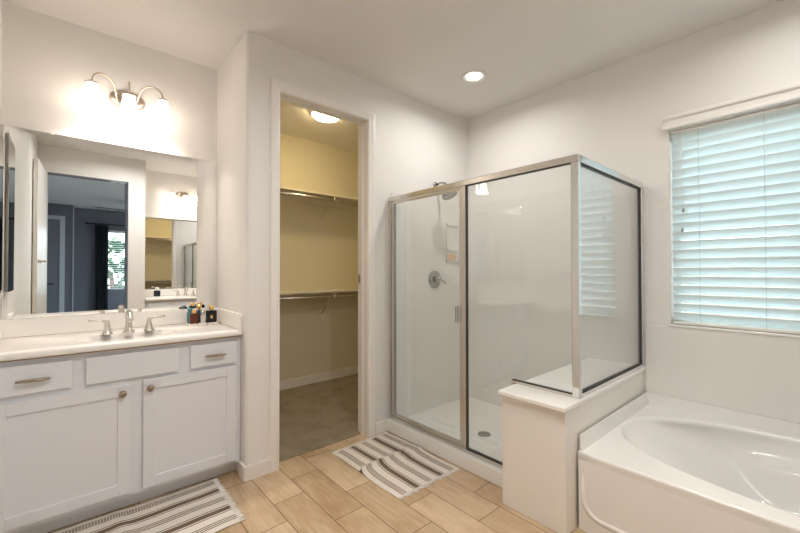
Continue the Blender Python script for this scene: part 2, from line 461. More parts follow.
bl = thing('window_blind', 'wide white slatted blind covering the window above the bathtub', 'blind', (XW + 0.03, 0.07, WZ0))
by0, by1 = WY0 + 0.012, WY1 - 0.012
m = MB()
prof = [(XW - 0.004, 2.172), (XW - 0.004, 2.254), (XW - 0.040, 2.254), (XW - 0.046, 2.246), (XW - 0.046, 2.232), (XW - 0.034, 2.222), (XW - 0.034, 2.196), (XW - 0.042, 2.184), (XW - 0.042, 2.172)]
m.prism([(p[0], p[1]) for p in prof], (WY0 - 0.02, WY1 + 0.02), 'Y')
m.build('valance', TRIM, bl)
B((XW + 0.012, by0, 2.148), (XW + 0.062, by1, 2.163), 0.004).build('headrail', TRIM, bl)
nsl = 21; pitch = 0.0575; z0 = 0.968; tilt = math.radians(56); sw = 0.0635
sl = MB(); xc = XW + 0.038
for k in range(nsl):
    z = z0 + k * pitch
    prev = None; rows = []
    for q in range(7):
        s_ = (q / 6 - 0.5) * sw; cam_ = 0.003 * (1 - (2 * q / 6 - 1) ** 2)
        # room edge (negative X) up, outer edge down
        x = xc + s_ * math.cos(tilt) + cam_ * math.sin(tilt) * -1; zz = z - s_ * math.sin(tilt) - cam_ * math.cos(tilt) * 1
        rows.append((x, zz))
    th = 0.0024
    poly = [(x, zz) for x, zz in rows] + [(x + th * math.sin(tilt), zz + th * math.cos(tilt)) for x, zz in reversed(rows)]
    sl.prism(poly, (by0, by1), 'Y')
sl.build('slats', SLAT, bl)
B((xc - 0.028, by0, 0.922), (xc + 0.028, by1, 0.938), 0.004).build('bottom_rail', TRIM, bl)
m = MB()
for y in (0.545, 0.25, -0.10, -0.42):
    for x in (xc - 0.024, xc + 0.024):
        m.tube([(x, y, 0.935), (x, y, 2.15)], 0.0011, 5)
m.build('ladder_cords', plain('cord_grey', (0.50, 0.52, 0.52, 1), 0.7), bl)
for y, z in ((0.622, 1.632), (0.629, 1.508)):
    c = MB().tube([(xc - 0.040, y, z + 0.02), (xc - 0.040, y, 2.15)], 0.0010, 5).build('pull_cord', TRIM, bl)
    tag(MB().lathe((xc - 0.040, y, z), [(0.003, 0.028), (0.006, 0.018), (0.0075, 0.004), (0.006, 0.0)], 12).build('tassel', plain('tassel_grey', (0.33, 0.33, 0.32, 1), 0.5), c), 'grey tassel')

struct('ground', MB().box((XW + T, -14, -0.25), (14, 9, -0.15)).box((-6, -14, -0.25), (XW + T, -5.9, -0.15)), plain('yard_gravel', (0.42, 0.36, 0.29, 1), 0.95, vary=0.8))
fe = tag(MB().box((6.4, -7, -0.15), (6.6, 7, 1.50)).box((6.36, -7, 1.50), (6.64, 7, 1.56)).build('block_fence', BLOCK, None, (6.5, 0, -0.15)), 'tan block garden wall seen between the blind slats', 'wall')
hs = thing('neighbor_house', 'low grey roofed house beyond the garden wall through the blind', 'house', (11, -2.5, -0.15))
B((9.5, -6, -0.15), (13, 0.2, 1.7)).build('wall', plain('stucco', (0.55, 0.48, 0.40, 1), 0.9), hs)
MB().prism([(9.2, 1.7), (13.4, 1.7), (11.3, 2.5)], (-6.3, 0.5), 'Y').build('roof', plain('roof_grey', (0.22, 0.20, 0.19, 1), 0.8), hs)

# ------------------------------------------------------------------ shower
pan = thing('shower_pan', 'white shower floor pan behind the glass with a small drain', 'shower', (2.45, 1.77, 0))
B((2.005, 1.197, 0.001), (XW - 0.006, YD - 0.006, 0.05)).build('base', ACRYL, pan)
MB().box((1.898, 1.197, 0.001), (2.004, YD, 0.095), 0.006, 3).build('curb', ACRYL, pan)
d_ = MB().lathe((2.33, 1.72, 0.05), [(0.048, 0.0), (0.048, 0.003), (0.040, 0.004), (0.001, 0.003)], 24).build('drain', plain('drain_metal', (0.22, 0.21, 0.2, 1), 0.35, 0.9), pan)
tag(d_, 'grey metal drain cover')
# surround panels of the shower
su = thing('shower_wall_panel', 'glossy white shower wall panel carrying the valve and soap niche', 'wall panel', (2.4, YD, 0.05))
nx0, nx1, nz0, nz1 = 2.605, 2.775, 1.345, 1.70
m = MB()
m.box((1.962, YD - 0.006, 0.05), (nx0 + 0.02, YD, 1.90)); m.box((nx1 - 0.02, YD - 0.006, 0.05), (XW, YD, 1.90))
m.box((nx0 + 0.02, YD - 0.006, 0.05), (nx1 - 0.02, YD, nz0 + 0.02)); m.box((nx0 + 0.02, YD - 0.006, nz1 - 0.02), (nx1 - 0.02, YD, 1.90))
m.build('sheet', PANEL, su)
m = MB(); m.prism([(0.886, 0.62), (1.207, 0.62), (1.207, 0.0505), (YD - 0.0065, 0.0505), (YD - 0.0065, 1.90), (0.886, 1.90)], (XW - 0.006, XW - 0.0003), 'X')
tag(m.build('shower_wall_panel', PANEL, None, (XW, 1.6, 0.05)), 'glossy white wall panel along the long back side of the shower', 'wall panel')
# soap niche, a box of its own set on the wall panel
ni = MB()
y0 = YD - 0.020; y1 = YD - 0.0005
for a, b in (((nx0, nz0), (nx0 + 0.022, nz1)), ((nx1 - 0.022, nz0), (nx1, nz1)), ((nx0, nz0), (nx1, nz0 + 0.022)), ((nx0, nz1 - 0.022), (nx1, nz1)), ((nx0, 1.445), (nx1, 1.465))):
    ni.box((a[0], y0, a[1]), (b[0], y1, b[1]), 0.003)
ni.box((nx0 + 0.02, YD - 0.004, nz0 + 0.02), (nx1 - 0.02, YD - 0.001, nz1 - 0.02))
nic = ni.build('soap_niche', PANEL, su)
tag(B((nx0 + 0.03, YD - 0.02, nz0 + 0.024), (nx1 - 0.03, YD - 0.004, nz0 + 0.075), 0.006).build('soap_bar', plain('soap_tan', (0.72, 0.50, 0.27, 1), 0.5), nic), 'tan bar of soap')

# pony wall with bench cap
struct('wall_pony', B((1.78, 0.846, 0), (XW, 1.196, 0.595), 0.004, 2), TRIM, 'low white half wall between the shower and the tub')
m = MB(); m.box((1.752, 0.836, 0.595), (XW, 1.206, 0.619), 0.006, 3)
struct('trim_5', m, COUNTER, 'white stone cap on the half wall under the end glass')

en = thing('shower_enclosure', 'framed glass shower enclosure with chrome rails and hinged door', 'shower', (1.945, 1.6, 0.095))
gx0, gx1 = 1.930, 1.960
zt = 1.855; zh = 1.818; zb = 0.095; zc = 0.619
MB().box((gx0 - 0.004, 0.842, zh), (gx1 + 0.004, YD - 0.001, zt), 0.004).build('front_header', SATIN, en)
MB().box((gx1 + 0.004, 0.842, zh), (XW - 0.007, 0.880, zt), 0.004).build('end_header', CHROME, en)
MB().box((gx0, YD - 0.028, zb), (gx1, YD - 0.001, zh), 0.002).build('wall_jamb', SATIN, en)
MB().box((gx0 - 0.003, 1.21, zb), (gx1 + 0.003, YD - 0.001, zb + 0.022), 0.003).build('threshold_rail', SATIN, en)
MB().box((gx0 - 0.001, 0.843, zc), (gx1 + 0.001, 0.880, zh), 0.002).build('corner_post', CHROME, en)
MB().box((gx0, 0.880, zc), (gx1, 1.232, zc + 0.014), 0.001).box((gx0, 1.218, zb + 0.022), (gx1, 1.232, zc)).build('notch_rail', SATIN, en)
MB().box((gx1 + 0.001, 0.845, zc), (XW - 0.007, 0.877, zc + 0.020), 0.002).build('end_sill_rail', CHROME, en)
MB().box((XW - 0.032, 0.845, zc + 0.020), (XW - 0.007, 0.877, zh), 0.002).build('end_wall_jamb', CHROME, en)
MB().box((gx0, 1.567, zb + 0.022), (gx1, 1.597, zh), 0.002).build('strike_post', SATIN, en)
# fixed pane, notched around the half wall
MB().prism([(1.232, zb + 0.022), (1.567, zb + 0.022), (1.567, zh), (0.880, zh), (0.880, zc + 0.014), (1.232, zc + 0.014)], (1.942, 1.948), 'X').build('fixed_pane', GLASS, en)
B((gx1 + 0.001, 0.858, zc + 0.020), (XW - 0.032, 0.864, zh)).build('end_pane', BOOSTGLASS, en)
g_ = MB()
gw = 0.004
g_.box((1.936, 1.232, zb + 0.022), (1.954, 1.567, zb + 0.028)); g_.box((1.936, 1.562, zb + 0.028), (1.954, 1.567, zh)); g_.box((1.936, 0.880, zh - gw), (1.954, 1.562, zh)); g_.box((1.936, 0.880, zc + 0.014), (1.954, 1.232, zc + 0.018)); g_.box((1.936, 0.880, zc + .018), (1.954, 0.883, zh - gw))
g_.box((1.962, 0.852, zc + 0.020), (XW - 0.032, 0.870, zc + 0.027)); g_.box((1.962, 0.852, zh - 0.007), (XW - 0.032, 0.870, zh)); g_.box((XW - 0.039, 0.852, zc + 0.027), (XW - 0.032, 0.870, zh - 0.007))
tag(g_.build('gasket', BLACK, en), 'thin black seal around the fixed panes')
sdo = MB()
dy0, dy1 = 1.599, 2.318
dz0, dz1 = zb + 0.028, zh - 0.006
sdo.box((1.935, dy0, dz0), (1.955, dy0 + 0.022, dz1), 0.002); sdo.box((1.935, dy1 - 0.028, dz0), (1.955, dy1, dz1), 0.002)
sdo.box((1.935, dy0 + 0.022, dz0), (1.955, dy1 - 0.028, dz0 + 0.022), 0.002); sdo.box((1.935, dy0 + 0.022, dz1 - 0.016), (1.955, dy1 - 0.028, dz1), 0.002)
sdr = sdo.build('door', SATIN, en)
B((1.942, dy0 + 0.020, dz0 + 0.020), (1.948, dy1 - 0.026, dz1 - 0.014)).build('door_pane', GLASS, sdr)
m = MB(); m.box((1.915, 1.626, 0.925), (1.935, 1.650, 1.035), 0.004); m.box((1.903, 1.632, 0.93), (1.916, 1.638, 1.03), 0.002)
m.build('door_handle', CHROME, sdr)
m = MB(); m.box((1.9345, dy1 - 0.034, dz0 + .022), (1.9555, dy1 - 0.029, dz1 - .016))
m.build('hinge_seal', GREYCHROME, sdr)

# shower fittings
vl = thing('shower_valve', 'round chrome shower valve with a lever below the shower head', 'tap', (2.455, YD - 0.006, 1.189))
MB().lathe((2.455, YD - 0.006, 1.189), [(0.078, 0.0), (0.078, -0.006), (0.070, -0.012), (0.03, -0.014)], 40, 'Y').build('escutcheon', GREYCHROME, vl)
MB().lathe((2.455, YD - 0.020, 1.189), [(0.030, 0.0), (0.028, -0.03), (0.022, -0.05), (0.012, -0.058)], 24, 'Y').build('hub', GREYCHROME, vl)
MB().tube([(2.455, YD - 0.06, 1.189), (2.49, YD - 0.075, 1.178), (2.52, YD - 0.080, 1.150)], [0.010, 0.008, 0.007], 12).build('lever', GREYCHROME, vl)
sh = thing('overhead_shower', 'chrome shower head on a bent arm high above the valve', 'shower head', (2.46, YD, 2.03))
MB().lathe((2.475, YD - 0.001, 2.035), [(0.030, 0.0), (0.028, -0.006), (0.014, -0.014)], 24, 'Y').build('flange', GREYCHROME, sh)
MB().tube([(2.475, YD - 0.005, 2.035), (2.475, YD - 0.06, 2.045), (2.475, YD - 0.11, 2.035), (2.475, YD - 0.155, 1.980)], 0.010, 12).build('arm', GREYCHROME, sh)
hd = MB().lathe((0, 0, 0), [(0.012, 0.0), (0.022, -0.012), (0.030, -0.024), (0.058, -0.045), (0.072, -0.058), (0.070, -0.066), (0.0, -0.064)], 32)
rot = Matrix.Rotation(math.radians(-30), 4, 'X')
for v in hd.bm.verts: v.co = rot @ v.co + Vector((2.455, YD - 0.155, 1.972))
hd.build('spray_head', GREYCHROME, sh)

# ------------------------------------------------------------------ bathtub and its wall panel
XT, ZR = 1.884, 0.38
ty1, ty0 = 0.8345, -0.895
tub = thing('bathtub', 'white built-in bathtub with sloped backrest under the window', 'bathtub', (2.4, 0, 0))
NB = 96
def outline(cx, cy, a, b, n, z, flat=0):
    pts = []
    for k in range(NB):
        t = 2 * PI * k / NB
        c, s_ = math.cos(t), math.sin(t)
        pts.append((cx + a * math.copysign(abs(c) ** (2 / n), c), cy + b * math.copysign(abs(s_) ** (2 / n), s_), z))
    return pts
def rect_outline(x0, x1, y0, y1, z, cx, cy):
    pts = []
    for k in range(NB):
        t = 2 * PI * k / NB
        c, s_ = math.cos(t), math.sin(t)
        q = 1 / max(abs(c), abs(s_))
        u, v = c * q, s_ * q
        pts.append(((x0 + x1) / 2 + u * (x1 - x0) / 2, (y0 + y1) / 2 + v * (y1 - y0) / 2, z))
    return pts
TX1 = XW - 0.001
bcx, bcy = 2.435, -0.02
lev = []
lev.append(rect_outline(XT + 0.008, TX1, ty0, ty1, 0.30, bcx, bcy))
lev.append(rect_outline(XT, TX1, ty0, ty1, ZR - 0.014, bcx, bcy))
lev.append(rect_outline(XT, TX1, ty0, ty1, ZR - 0.008, bcx, bcy))
lev.append(rect_outline(XT + 0.002, TX1 - .001, ty0 + .001, ty1 - .001, ZR - 0.002, bcx, bcy))
lev.append(rect_outline(XT + 0.008, TX1 - .002, ty0 + .002, ty1 - .002, ZR, bcx, bcy))
lev.append(rect_outline(XT + 0.012, TX1 - .004, ty0 + .004, ty1 - .004, ZR, bcx, bcy))
lev.append(outline(bcx, bcy, 0.457, 0.834, 2.3, ZR))
lev.append(outline(bcx, bcy, 0.452, 0.828, 2.3, ZR))
lev.append(outline(bcx, bcy, 0.444, 0.818, 2.3, ZR - 0.006))
lev.append(outline(bcx, bcy, 0.436, 0.808, 2.3, ZR - 0.020))
# head end slopes gently as a backrest, far and near walls are steep; arm rests pinch the waist below the rim
def ring(t):
    z = ZR - 0.02 - 0.31 * t
    pts = []
    for k in range(NB):
        th = 2 * PI * k / NB
        c, s_ = math.cos(th), math.sin(th)
        a = 0.436 - 0.10 * t ** 1.3; n_ = 2.3 + 5.0 * min(1.0, t / 0.5)
        bb = (0.808 - 0.50 * t ** 0.9) if s_ > 0 else (0.808 - 0.12 * t)
        x = a * math.copysign(abs(c) ** (2 / n_), c); y = bb * math.copysign(abs(s_) ** (2 / n_), s_)
        # arm rest ledge along both long sides
        led = 0.075 * max(0.0, min(1.0, (t - 0.30) / 0.12)) * max(0.0, 1 - ((y - 0.02) / 0.36) ** 2) if abs(c) > 0.35 else 0.0
        x -= math.copysign(led * min(1.0, (abs(c) - 0.35) / 0.3), c) if led else 0.0
        pts.append((bcx + x, bcy + y, z))
    return pts
for t in (0.06, 0.14, 0.22, 0.28, 0.32, 0.36, 0.40, 0.44, 0.52, 0.62, 0.72, 0.82, 0.90, 0.96): lev.append(ring(t))
fl = ring(0.985); lev.append([(bcx + (p[0] - bcx) * 0.93, bcy + (p[1] - bcy) * 0.95, p[2] - 0.006) for p in fl])
lev.append([(bcx + (p[0] - bcx) * 0.55, bcy + (p[1] - bcy) * 0.6, p[2] - 0.012) for p in fl])
mb = MB().loft(lev, False, True)
mb.build('basin', ACRYL, tub)
# apron with a raised rounded border
ap = MB()
ap.box((XT + 0.003, ty0, 0.002), (XT + 0.020, ty1 - 0.001, 0.366))
y_a, y_b = ty1 - 0.001, ty0
path = []
r = 0.085; e0, zb_ = y_a - 0.022, 0.080
path += [(XT + 0.010, e0, 0.335), (XT + 0.010, e0, zb_ + r)]
for k in range(1, 8):
    a = PI / 2 * k / 8
    path.append((XT + 0.010, e0 - r + r * math.cos(a), zb_ + r - r * math.sin(a)))
path += [(XT + 0.010, e0 - r, zb_), (XT + 0.010, y_b + 0.15, zb_)]
ap.tube(path, [0.004, 0.013] + [0.014] * (len(path) - 2), 12)
ap.build('apron', ACRYL, tub)
lip = MB()
lip.prism([(XW - 0.020, ZR - 0.002), (XW - 0.001, ZR - 0.002), (XW - 0.001, 0.452), (XW - 0.008, 0.452)], (ty0, ty1), 'Y')
lip.prism([(ty1 - 0.018, ZR - 0.002), (ty1, ZR - 0.002), (ty1, 0.452), (ty1 - 0.006, 0.452)], (XT + 0.02, XW - 0.008), 'X')
lip.build('wall_lip', ACRYL, tub)
B((XW - 0.006, -0.895, 0.453), (XW - 0.0002, 0.835, 0.902), 0.001).build('tub_wall_panel', PANEL, None, (XW, 0, 0.453))
tag(bpy.data.objects['tub_wall_panel'], 'smooth white wall panel between the bathtub and the window', 'wall panel')

# ------------------------------------------------------------------ vanity
CZ0, CZ1 = 0.869, 0.903
def shaker(x0, x1, z0, z1, yf, name, parent, rail=0.055):
    mb = MB()
    mb.box((x0, yf, z0), (x0 + rail, yf + 0.019, z1), 0.002); mb.box((x1 - rail, yf, z0), (x1, yf + 0.019, z1), 0.002)
    mb.box((x0 + rail, yf, z0), (x1 - rail, yf + 0.019, z0 + rail), 0.002); mb.box((x0 + rail, yf, z1 - rail), (x1 - rail, yf + 0.019, z1), 0.002)
    mb.box((x0 + rail - 0.003, yf + 0.008, z0 + rail - 0.003), (x1 - rail + 0.003, yf + 0.018, z1 - rail + 0.003))
    return mb.build(name, CAB, parent)
def pull(x, z, yf, parent, L=0.115):
    mb = MB()
    pts = [(x - L / 2 + L * k / 12, yf - 0.020 - 0.006 * math.sin(PI * k / 12), z) for k in range(13)]
    mb.tube(pts, [0.0045 + 0.0035 * math.sin(PI * k / 12) for k in range(13)], 10)
    for s_ in (-1, 1): mb.tube([(x + s_ * L * 0.33, yf + 0.0005, z), (x + s_ * L * 0.33, yf - 0.022, z)], 0.0045, 8)
    return mb.build('pull', BRONZE, parent)
def knob(x, z, yf, parent):
    return MB().lathe((x, yf + 0.0005, z), [(0.009, 0.0), (0.006, -0.004), (0.006, -0.012), (0.014, -0.016), (0.017, -0.021), (0.014, -0.027), (0.004, -0.030)], 20, 'Y').build('knob', BRONZE, parent)
def vanity(label):
    xl, xr = XL + 0.002, XS - 0.002
    v = thing('vanity_cabinet', label, 'cabinet', (XL, YV, 0))
    mb = MB()
    mb.box((xl, 2.441, 0.085), (xr, 2.460, CZ0 - 0.002)); mb.box((xl, 2.460, 0.085), (xl + 0.018, YV - 0.002, CZ0 - 0.002))
    mb.box((xr - 0.018, 2.460, 0.085), (xr, YV - 0.002, CZ0 - 0.002)); mb.box((xl + 0.018, 2.460, 0.085), (xr - 0.018, YV - 0.02, 0.103)); mb.box((xl + 0.018, YV - 0.02, 0.085), (xr - 0.018, YV - 0.002, CZ0 - 0.002))
    mb.box((xr - 0.018, 2.437, 0.085), (xr, 2.441, CZ0 - 0.002))
    mb.build('body', CAB, v)
    B((xl, 2.515, 0.001), (xr, 2.53, 0.085)).build('toe_kick', CAB, v)
    tag(B((xl, 2.410, CZ0 - 0.006), (xr, 2.424, CZ0 - 0.0005)).build('top_edge_strip', WOODEDGE, v), 'raw wood strip under the counter edge')
    yf = 2.4205
    for x0, x1, cx in ((-0.262, 0.014, -0.120), (0.526, 0.777, 0.657)):
        d = B((x0, yf, 0.704), (x1, yf + 0.019, 0.835), 0.003).build('drawer_front', CAB, v)
        pull(cx, 0.768, yf, d)
    B((0.066, yf, 0.704), (0.469, yf + 0.019, 0.835), 0.003).build('false_front', CAB, v)
    d = shaker(-0.262, 0.247, 0.112, 0.672, yf, 'door', v); knob(0.212, 0.634, yf, d)
    d = shaker(0.302, 0.778, 0.108, 0.684, yf, 'door', v); knob(0.331, 0.640, yf, d)
    return v
va = vanity('white shaker vanity cabinet standing left of the closet doorway')
def countertop(label):
    v = thing('countertop', label, 'countertop', (XL, YV, CZ0))
    cx, cy = 0.263, 2.665
    x0, x1, y0, y1 = XL + 0.002, XS - 0.0005, 2.402, YV - 0.001
    L = [rect_outline(x0, x1, y0, y1, CZ0, cx, cy), rect_outline(x0, x1, y0 - 0.003, y1, CZ0 + 0.006, cx, cy), rect_outline(x0, x1, y0 - 0.003, y1, CZ1 - 0.007, cx, cy), rect_outline(x0 + .003, x1, y0 + 0.005, y1, CZ1, cx, cy)]
    L.append(outline(cx, 2.63, 0.235, 0.165, 2.2, CZ1)); L.append(outline(cx, 2.63, 0.228, 0.158, 2.2, CZ1 - 0.004))
    for t in (0.15, 0.35, 0.6, 0.8, 0.93): L.append(outline(cx, 2.63, 0.225 * (1 - t ** 2.6 * 0.75), 0.155 * (1 - t ** 2.6 * 0.75), 2.1, CZ1 - 0.004 - 0.13 * t ** 0.8))
    mb = MB().loft(L, False, True)
    mb.bm.faces.new([mb.bm.verts[k] for k in range(NB)] if False else [v_ for v_ in list(mb.bm.verts)[:NB]][::-1])
    mb.build('slab', COUNTER, v)
    MB().lathe((cx, 2.63, 0.7765), [(0.022, 0.0), (0.022, 0.003), (0.012, 0.004)], 20).build('sink_drain', SATIN, v)
    return v
def splash(name, a, b, label):
    return tag(B(a, b, 0.003).build(name, COUNTER, None, ((a[0] + b[0]) / 2, b[1], a[2])), label, 'backsplash')
sp_b = splash('backsplash', (XL + 0.002, YV - 0.020, CZ1 + 0.0003), (XS - 0.0005, YV - 0.001, 1.001), 'long white stone backsplash under the left vanity mirror')
sp_r = splash('side_splash', (XS - 0.019, 2.405, CZ1 + 0.0003), (XS - 0.0005, YV - 0.0205, 1.001), 'short white stone splash on the wall right of perfume bottles')
sp_l = splash('side_splash', (XL + 0.001, 2.405, CZ1 + 0.0003), (XL + 0.019, YV - 0.0205, 1.001), 'short white stone splash on the left wall below mirrored cabinet')
ct = countertop('long white stone vanity counter with an integral sink left of closet')

def faucet(label):
    z = CZ1
    v = thing('faucet', label, 'faucet', (0.268, 2.755, z))
    y = 2.755
    bell = [(0.029, 0.0), (0.029, 0.005), (0.023, 0.010), (0.019, 0.022), (0.015, 0.045), (0.011, 0.060), (0.012, 0.066), (0.010, 0.072)]
    for x, s_ in ((0.167, -1), (0.369, 1)):
        h = MB().lathe((x, y, z), bell, 20).build('handle', SATIN, v)
        MB().tube([(x - s_ * 0.006, y, z + 0.072), (x + s_ * 0.03, y - 0.002, z + 0.078), (x + s_ * 0.085, y - 0.006, z + 0.083)], [0.008, 0.006, 0.0075], 10).build('lever', SATIN, h)
    sp = MB().lathe((0.268, y, z), [(0.031, 0.0), (0.031, 0.005), (0.024, 0.011), (0.019, 0.03), (0.016, 0.07), (0.017, 0.095)], 20)
    pts = [(0.268, y, z + 0.07), (0.268, y - 0.001, z + 0.10), (0.268, y - 0.022, z + 0.122), (0.268, y - 0.055, z + 0.118), (0.268, y - 0.090, z + 0.092), (0.268, y - 0.104, z + 0.072)]
    sp.tube(pts, [0.016, 0.0165, 0.0155, 0.014, 0.013, 0.0135], 14)
    sp.build('spout', SATIN, v)
    MB().tube([(0.268, y + 0.018, z + 0.03), (0.268, y + 0.018, z + 0.115)], 0.003, 8).lathe((0.268, y + 0.018, z + 0.113), [(0.003, 0.0), (0.006, 0.006), (0.003, 0.012)], 12).build('lift_rod', SATIN, v)
    return v
fa = faucet('nickel two handle faucet behind the sink on the left counter')

# wall mirror with a bevelled edge
def bevel_mirror(name, label, x0, x1, z0, z1, yb, loc):
    o = thing(name, label, 'mirror', loc)
    bw, th, ed = 0.022, 0.006, 0.0045
    mb = MB()
    R0 = [(x0, yb, z0), (x1, yb, z0), (x1, yb, z1), (x0, yb, z1)]
    R1 = [(x, yb - ed, z) for x, y, z in R0]
    R2 = [(x0 + bw, yb - th, z0 + bw), (x1 - bw, yb - th, z0 + bw), (x1 - bw, yb - th, z1 - bw), (x0 + bw, yb - th, z1 - bw)]
    rs = [[mb.bm.verts.new(p) for p in r] for r in (R0, R1, R2)]
    mb.rings(rs, True, False)
    mb.build('glass', MIRROR, o)
    for fx in (0.18, 0.86):
        x = x0 + (x1 - x0) * fx
        tag(B((x - 0.008, yb - 0.010, z1 - 0.007), (x + 0.008, yb, z1 + 0.012), 0.003).build('clip', TRIM, o), 'small clear clip on the top edge')
    return o
mi = bevel_mirror('vanity_mirror', 'wide frameless wall mirror above the left vanity counter', XL + 0.012, XS - 0.002, 1.0035, 2.059, YV - 0.001, (0.262, YV, 1.003))

# mirrored cabinet on the left wall
mc = thing('medicine_cabinet', 'mirrored wall cabinet on the left wall beside the vanity mirror', 'cabinet', (XL, 2.685, 1.145))
B((XL + 0.0005, 2.495, 1.150), (XL + 0.016, 2.875, 2.045)).build('body', TRIM, mc)
m = MB(); x_ = XL + 0.016
R = [[(x_, 2.49, 1.145), (x_, 2.88, 1.145), (x_, 2.88, 2.05), (x_, 2.49, 2.05)]]
R.append([(x_ + 0.004, y, z) for x, y, z in R[0]])
R.append([(x_ + 0.006, 2.515, 1.17), (x_ + 0.006, 2.855, 1.17), (x_ + 0.006, 2.855, 2.025), (x_ + 0.006, 2.515, 2.025)])
m.rings([[m.bm.verts.new(p) for p in r] for r in R], True, False).build('mirror_door', MIRROR, mc)

# vanity light: oval plate, two curved arms and a middle stem, three bell shades
def vanity_light(label, loc):
    o = thing('vanity_light', label, 'light fixture', loc, )
    X, Y, Z = loc[0], loc[1], loc[2]
    mb = MB()
    rings_ = []
    for s_, yy in ((1.0, -0.0005), (1.0, -0.010), (0.90, -0.020), (0.6, -0.024)):
        rings_.append([(X + 0.008 + 0.095 * s_ * math.cos(2 * PI * k / 40), Y + yy, Z + 0.020 + 0.058 * s_ * math.sin(2 * PI * k / 40)) for k in range(40)])
    mb.loft(rings_, True, True).build('back_plate', NICKEL, o)
    ys = Y - 0.165
    zt_ = Z + 0.02
    shade_prof = [(0.024, 0.0), (0.030, -0.008), (0.033, -0.03), (0.038, -0.065), (0.048, -0.105), (0.062, -0.140), (0.0605, -0.141), (0.046, -0.105), (0.036, -0.065), (0.030, -0.03), (0.022, -0.004)]
    for sx in (-0.175, 0.0, 0.175):
        if sx:
            sg = math.copysign(1, sx)
            P = [(X + sg * 0.045, Y - 0.015, Z - 0.005), (X + sg * 0.052, Y - 0.045, Z + 0.005)]
            for k in range(13):
                a = PI - PI * k / 12
                P.append((X + sg * (0.117 + 0.058 * math.cos(a)), Y - 0.06 - 0.105 * k / 12, zt_ + 0.018 + 0.066 * math.sin(a)))
            P.append((X + sx, ys, zt_ + 0.004))
        else:
            P = [(X, Y - 0.018, Z), (X, Y - 0.10, Z + 0.01), (X, ys, Z + 0.03), (X, ys, zt_ + 0.09)]
            P = [(X, Y - 0.018, Z + 0.005), (X, Y - 0.07, Z + 0.022), (X, Y - 0.13, Z + 0.030), (X, ys, Z + 0.012)]
        arm = MB().tube(P, 0.0048, 10)
        if not sx:
            arm.tube([(X, ys, zt_ - 0.015), (X, ys, zt_ + 0.045)], 0.0042, 10).lathe((X, ys, zt_ + 0.045), [(0.004, 0), (0.0075, 0.006), (0.003, 0.014)], 12)
        ar = arm.build('arm', NICKEL, o)
        zs = zt_ if sx else zt_ - 0.018
        MB().lathe((X + sx, ys, zs), [(0.006, 0.010), (0.018, 0.006), (0.034, -0.006), (0.038, -0.013), (0.030, -0.012)], 24).build('cup', NICKEL, ar)
        tag(MB().lathe((X + sx, ys, zs - 0.008), shade_prof, 28, cap=False).build('shade', SHADE, o), 'glowing white frosted glass bell shade')
        l = bpy.data.lights.new('bulb', 'POINT'); l.energy = BULB_ENERGY; l.color = SHADE_COLOR; l.shadow_soft_size = 0.02
        lo = bpy.data.objects.new('bulb', l); lo.location = (sx, -0.165, 0.02 - 0.085); lo.parent = o; COL.objects.link(lo)
    return o
l1 = vanity_light('three shade nickel vanity light glowing above the left mirror', (0.266, YV, 2.335))

# tray and perfume bottles
tr = thing('vanity_tray', 'small pale stone tray under the perfume bottles on the counter', 'tray', (0.695, 2.83, CZ1))
tx0, tx1, tyy0, tyy1 = 0.590, 0.787, 2.765, 2.905
stone = NT('speckled_stone')
nn = stone.noise(stone.coord(), 60, 3); stone.set(Base_Color=stone.mix(stone.math('GREATER_THAN', nn, 0.56), (0.78, 0.74, 0.70, 1), (0.45, 0.38, 0.33, 1)), Roughness=0.3)
m = B((tx0, tyy0, CZ1 + 0.0005), (tx1, tyy1, CZ1 + 0.008), 0.003); m.build('plate', stone.m, tr)
m = MB(); q = CZ1 + 0.008
m.box((tx0, tyy0, q - .001), (tx1, tyy0 + 0.006, q + 0.007), 0.002); m.box((tx0, tyy1 - 0.006, q - .001), (tx1, tyy1, q + 0.007), 0.002); m.box((tx0, tyy0 + .006, q - .001), (tx0 + 0.006, tyy1 - .006, q + 0.007), 0.002); m.box((tx1 - 0.006, tyy0 + .006, q - .001), (tx1, tyy1 - .006, q + 0.007), 0.002)
m.build('rim', stone.m, tr)
def tinted(name, col, rough=0.08): return plain(name, col, rough, 0.0, 0.35, coat=0.05)
def bottle(label, x, y, w_, d_, h, body, capm, cap_shape, cap_h, neck=0.012, badge=None):
    z = CZ1 + 0.0085
    o = thing('perfume_bottle', label, 'bottle', (x, y, z))
    b = B((x - w_ / 2, y - d_ / 2, z), (x + w_ / 2, y + d_ / 2, z + h), 0.006, 3).build('body', body, o)
    MB().lathe((x, y, z + h - 0.001), [(0.008, 0.0), (0.008, neck)], 16).build('neck', GOLD, o)
    zz = z + h + neck - 0.002
    if cap_shape == 'ball':
        n_ = 10; r = cap_h / 2
        MB().lathe((x, y, zz), [(max(0.001, r * math.sin(PI * k / n_)), r - r * math.cos(PI * k / n_)) for k in range(n_ + 1)], 20).build('cap', capm, o)
    else:
        MB().lathe((x, y, zz), [(0.011, 0.0), (0.014, 0.003), (0.014, cap_h - 0.003), (0.011, cap_h)], 20).build('cap', capm, o)
    if badge: B((x - 0.010, y - d_ / 2 - 0.0015, z + h * 0.38), (x + 0.004, y - d_ / 2 + 0.001, z + h * 0.62), 0.001).build('badge', badge, o)
    return o
G = 'perfume bottles on the tray'
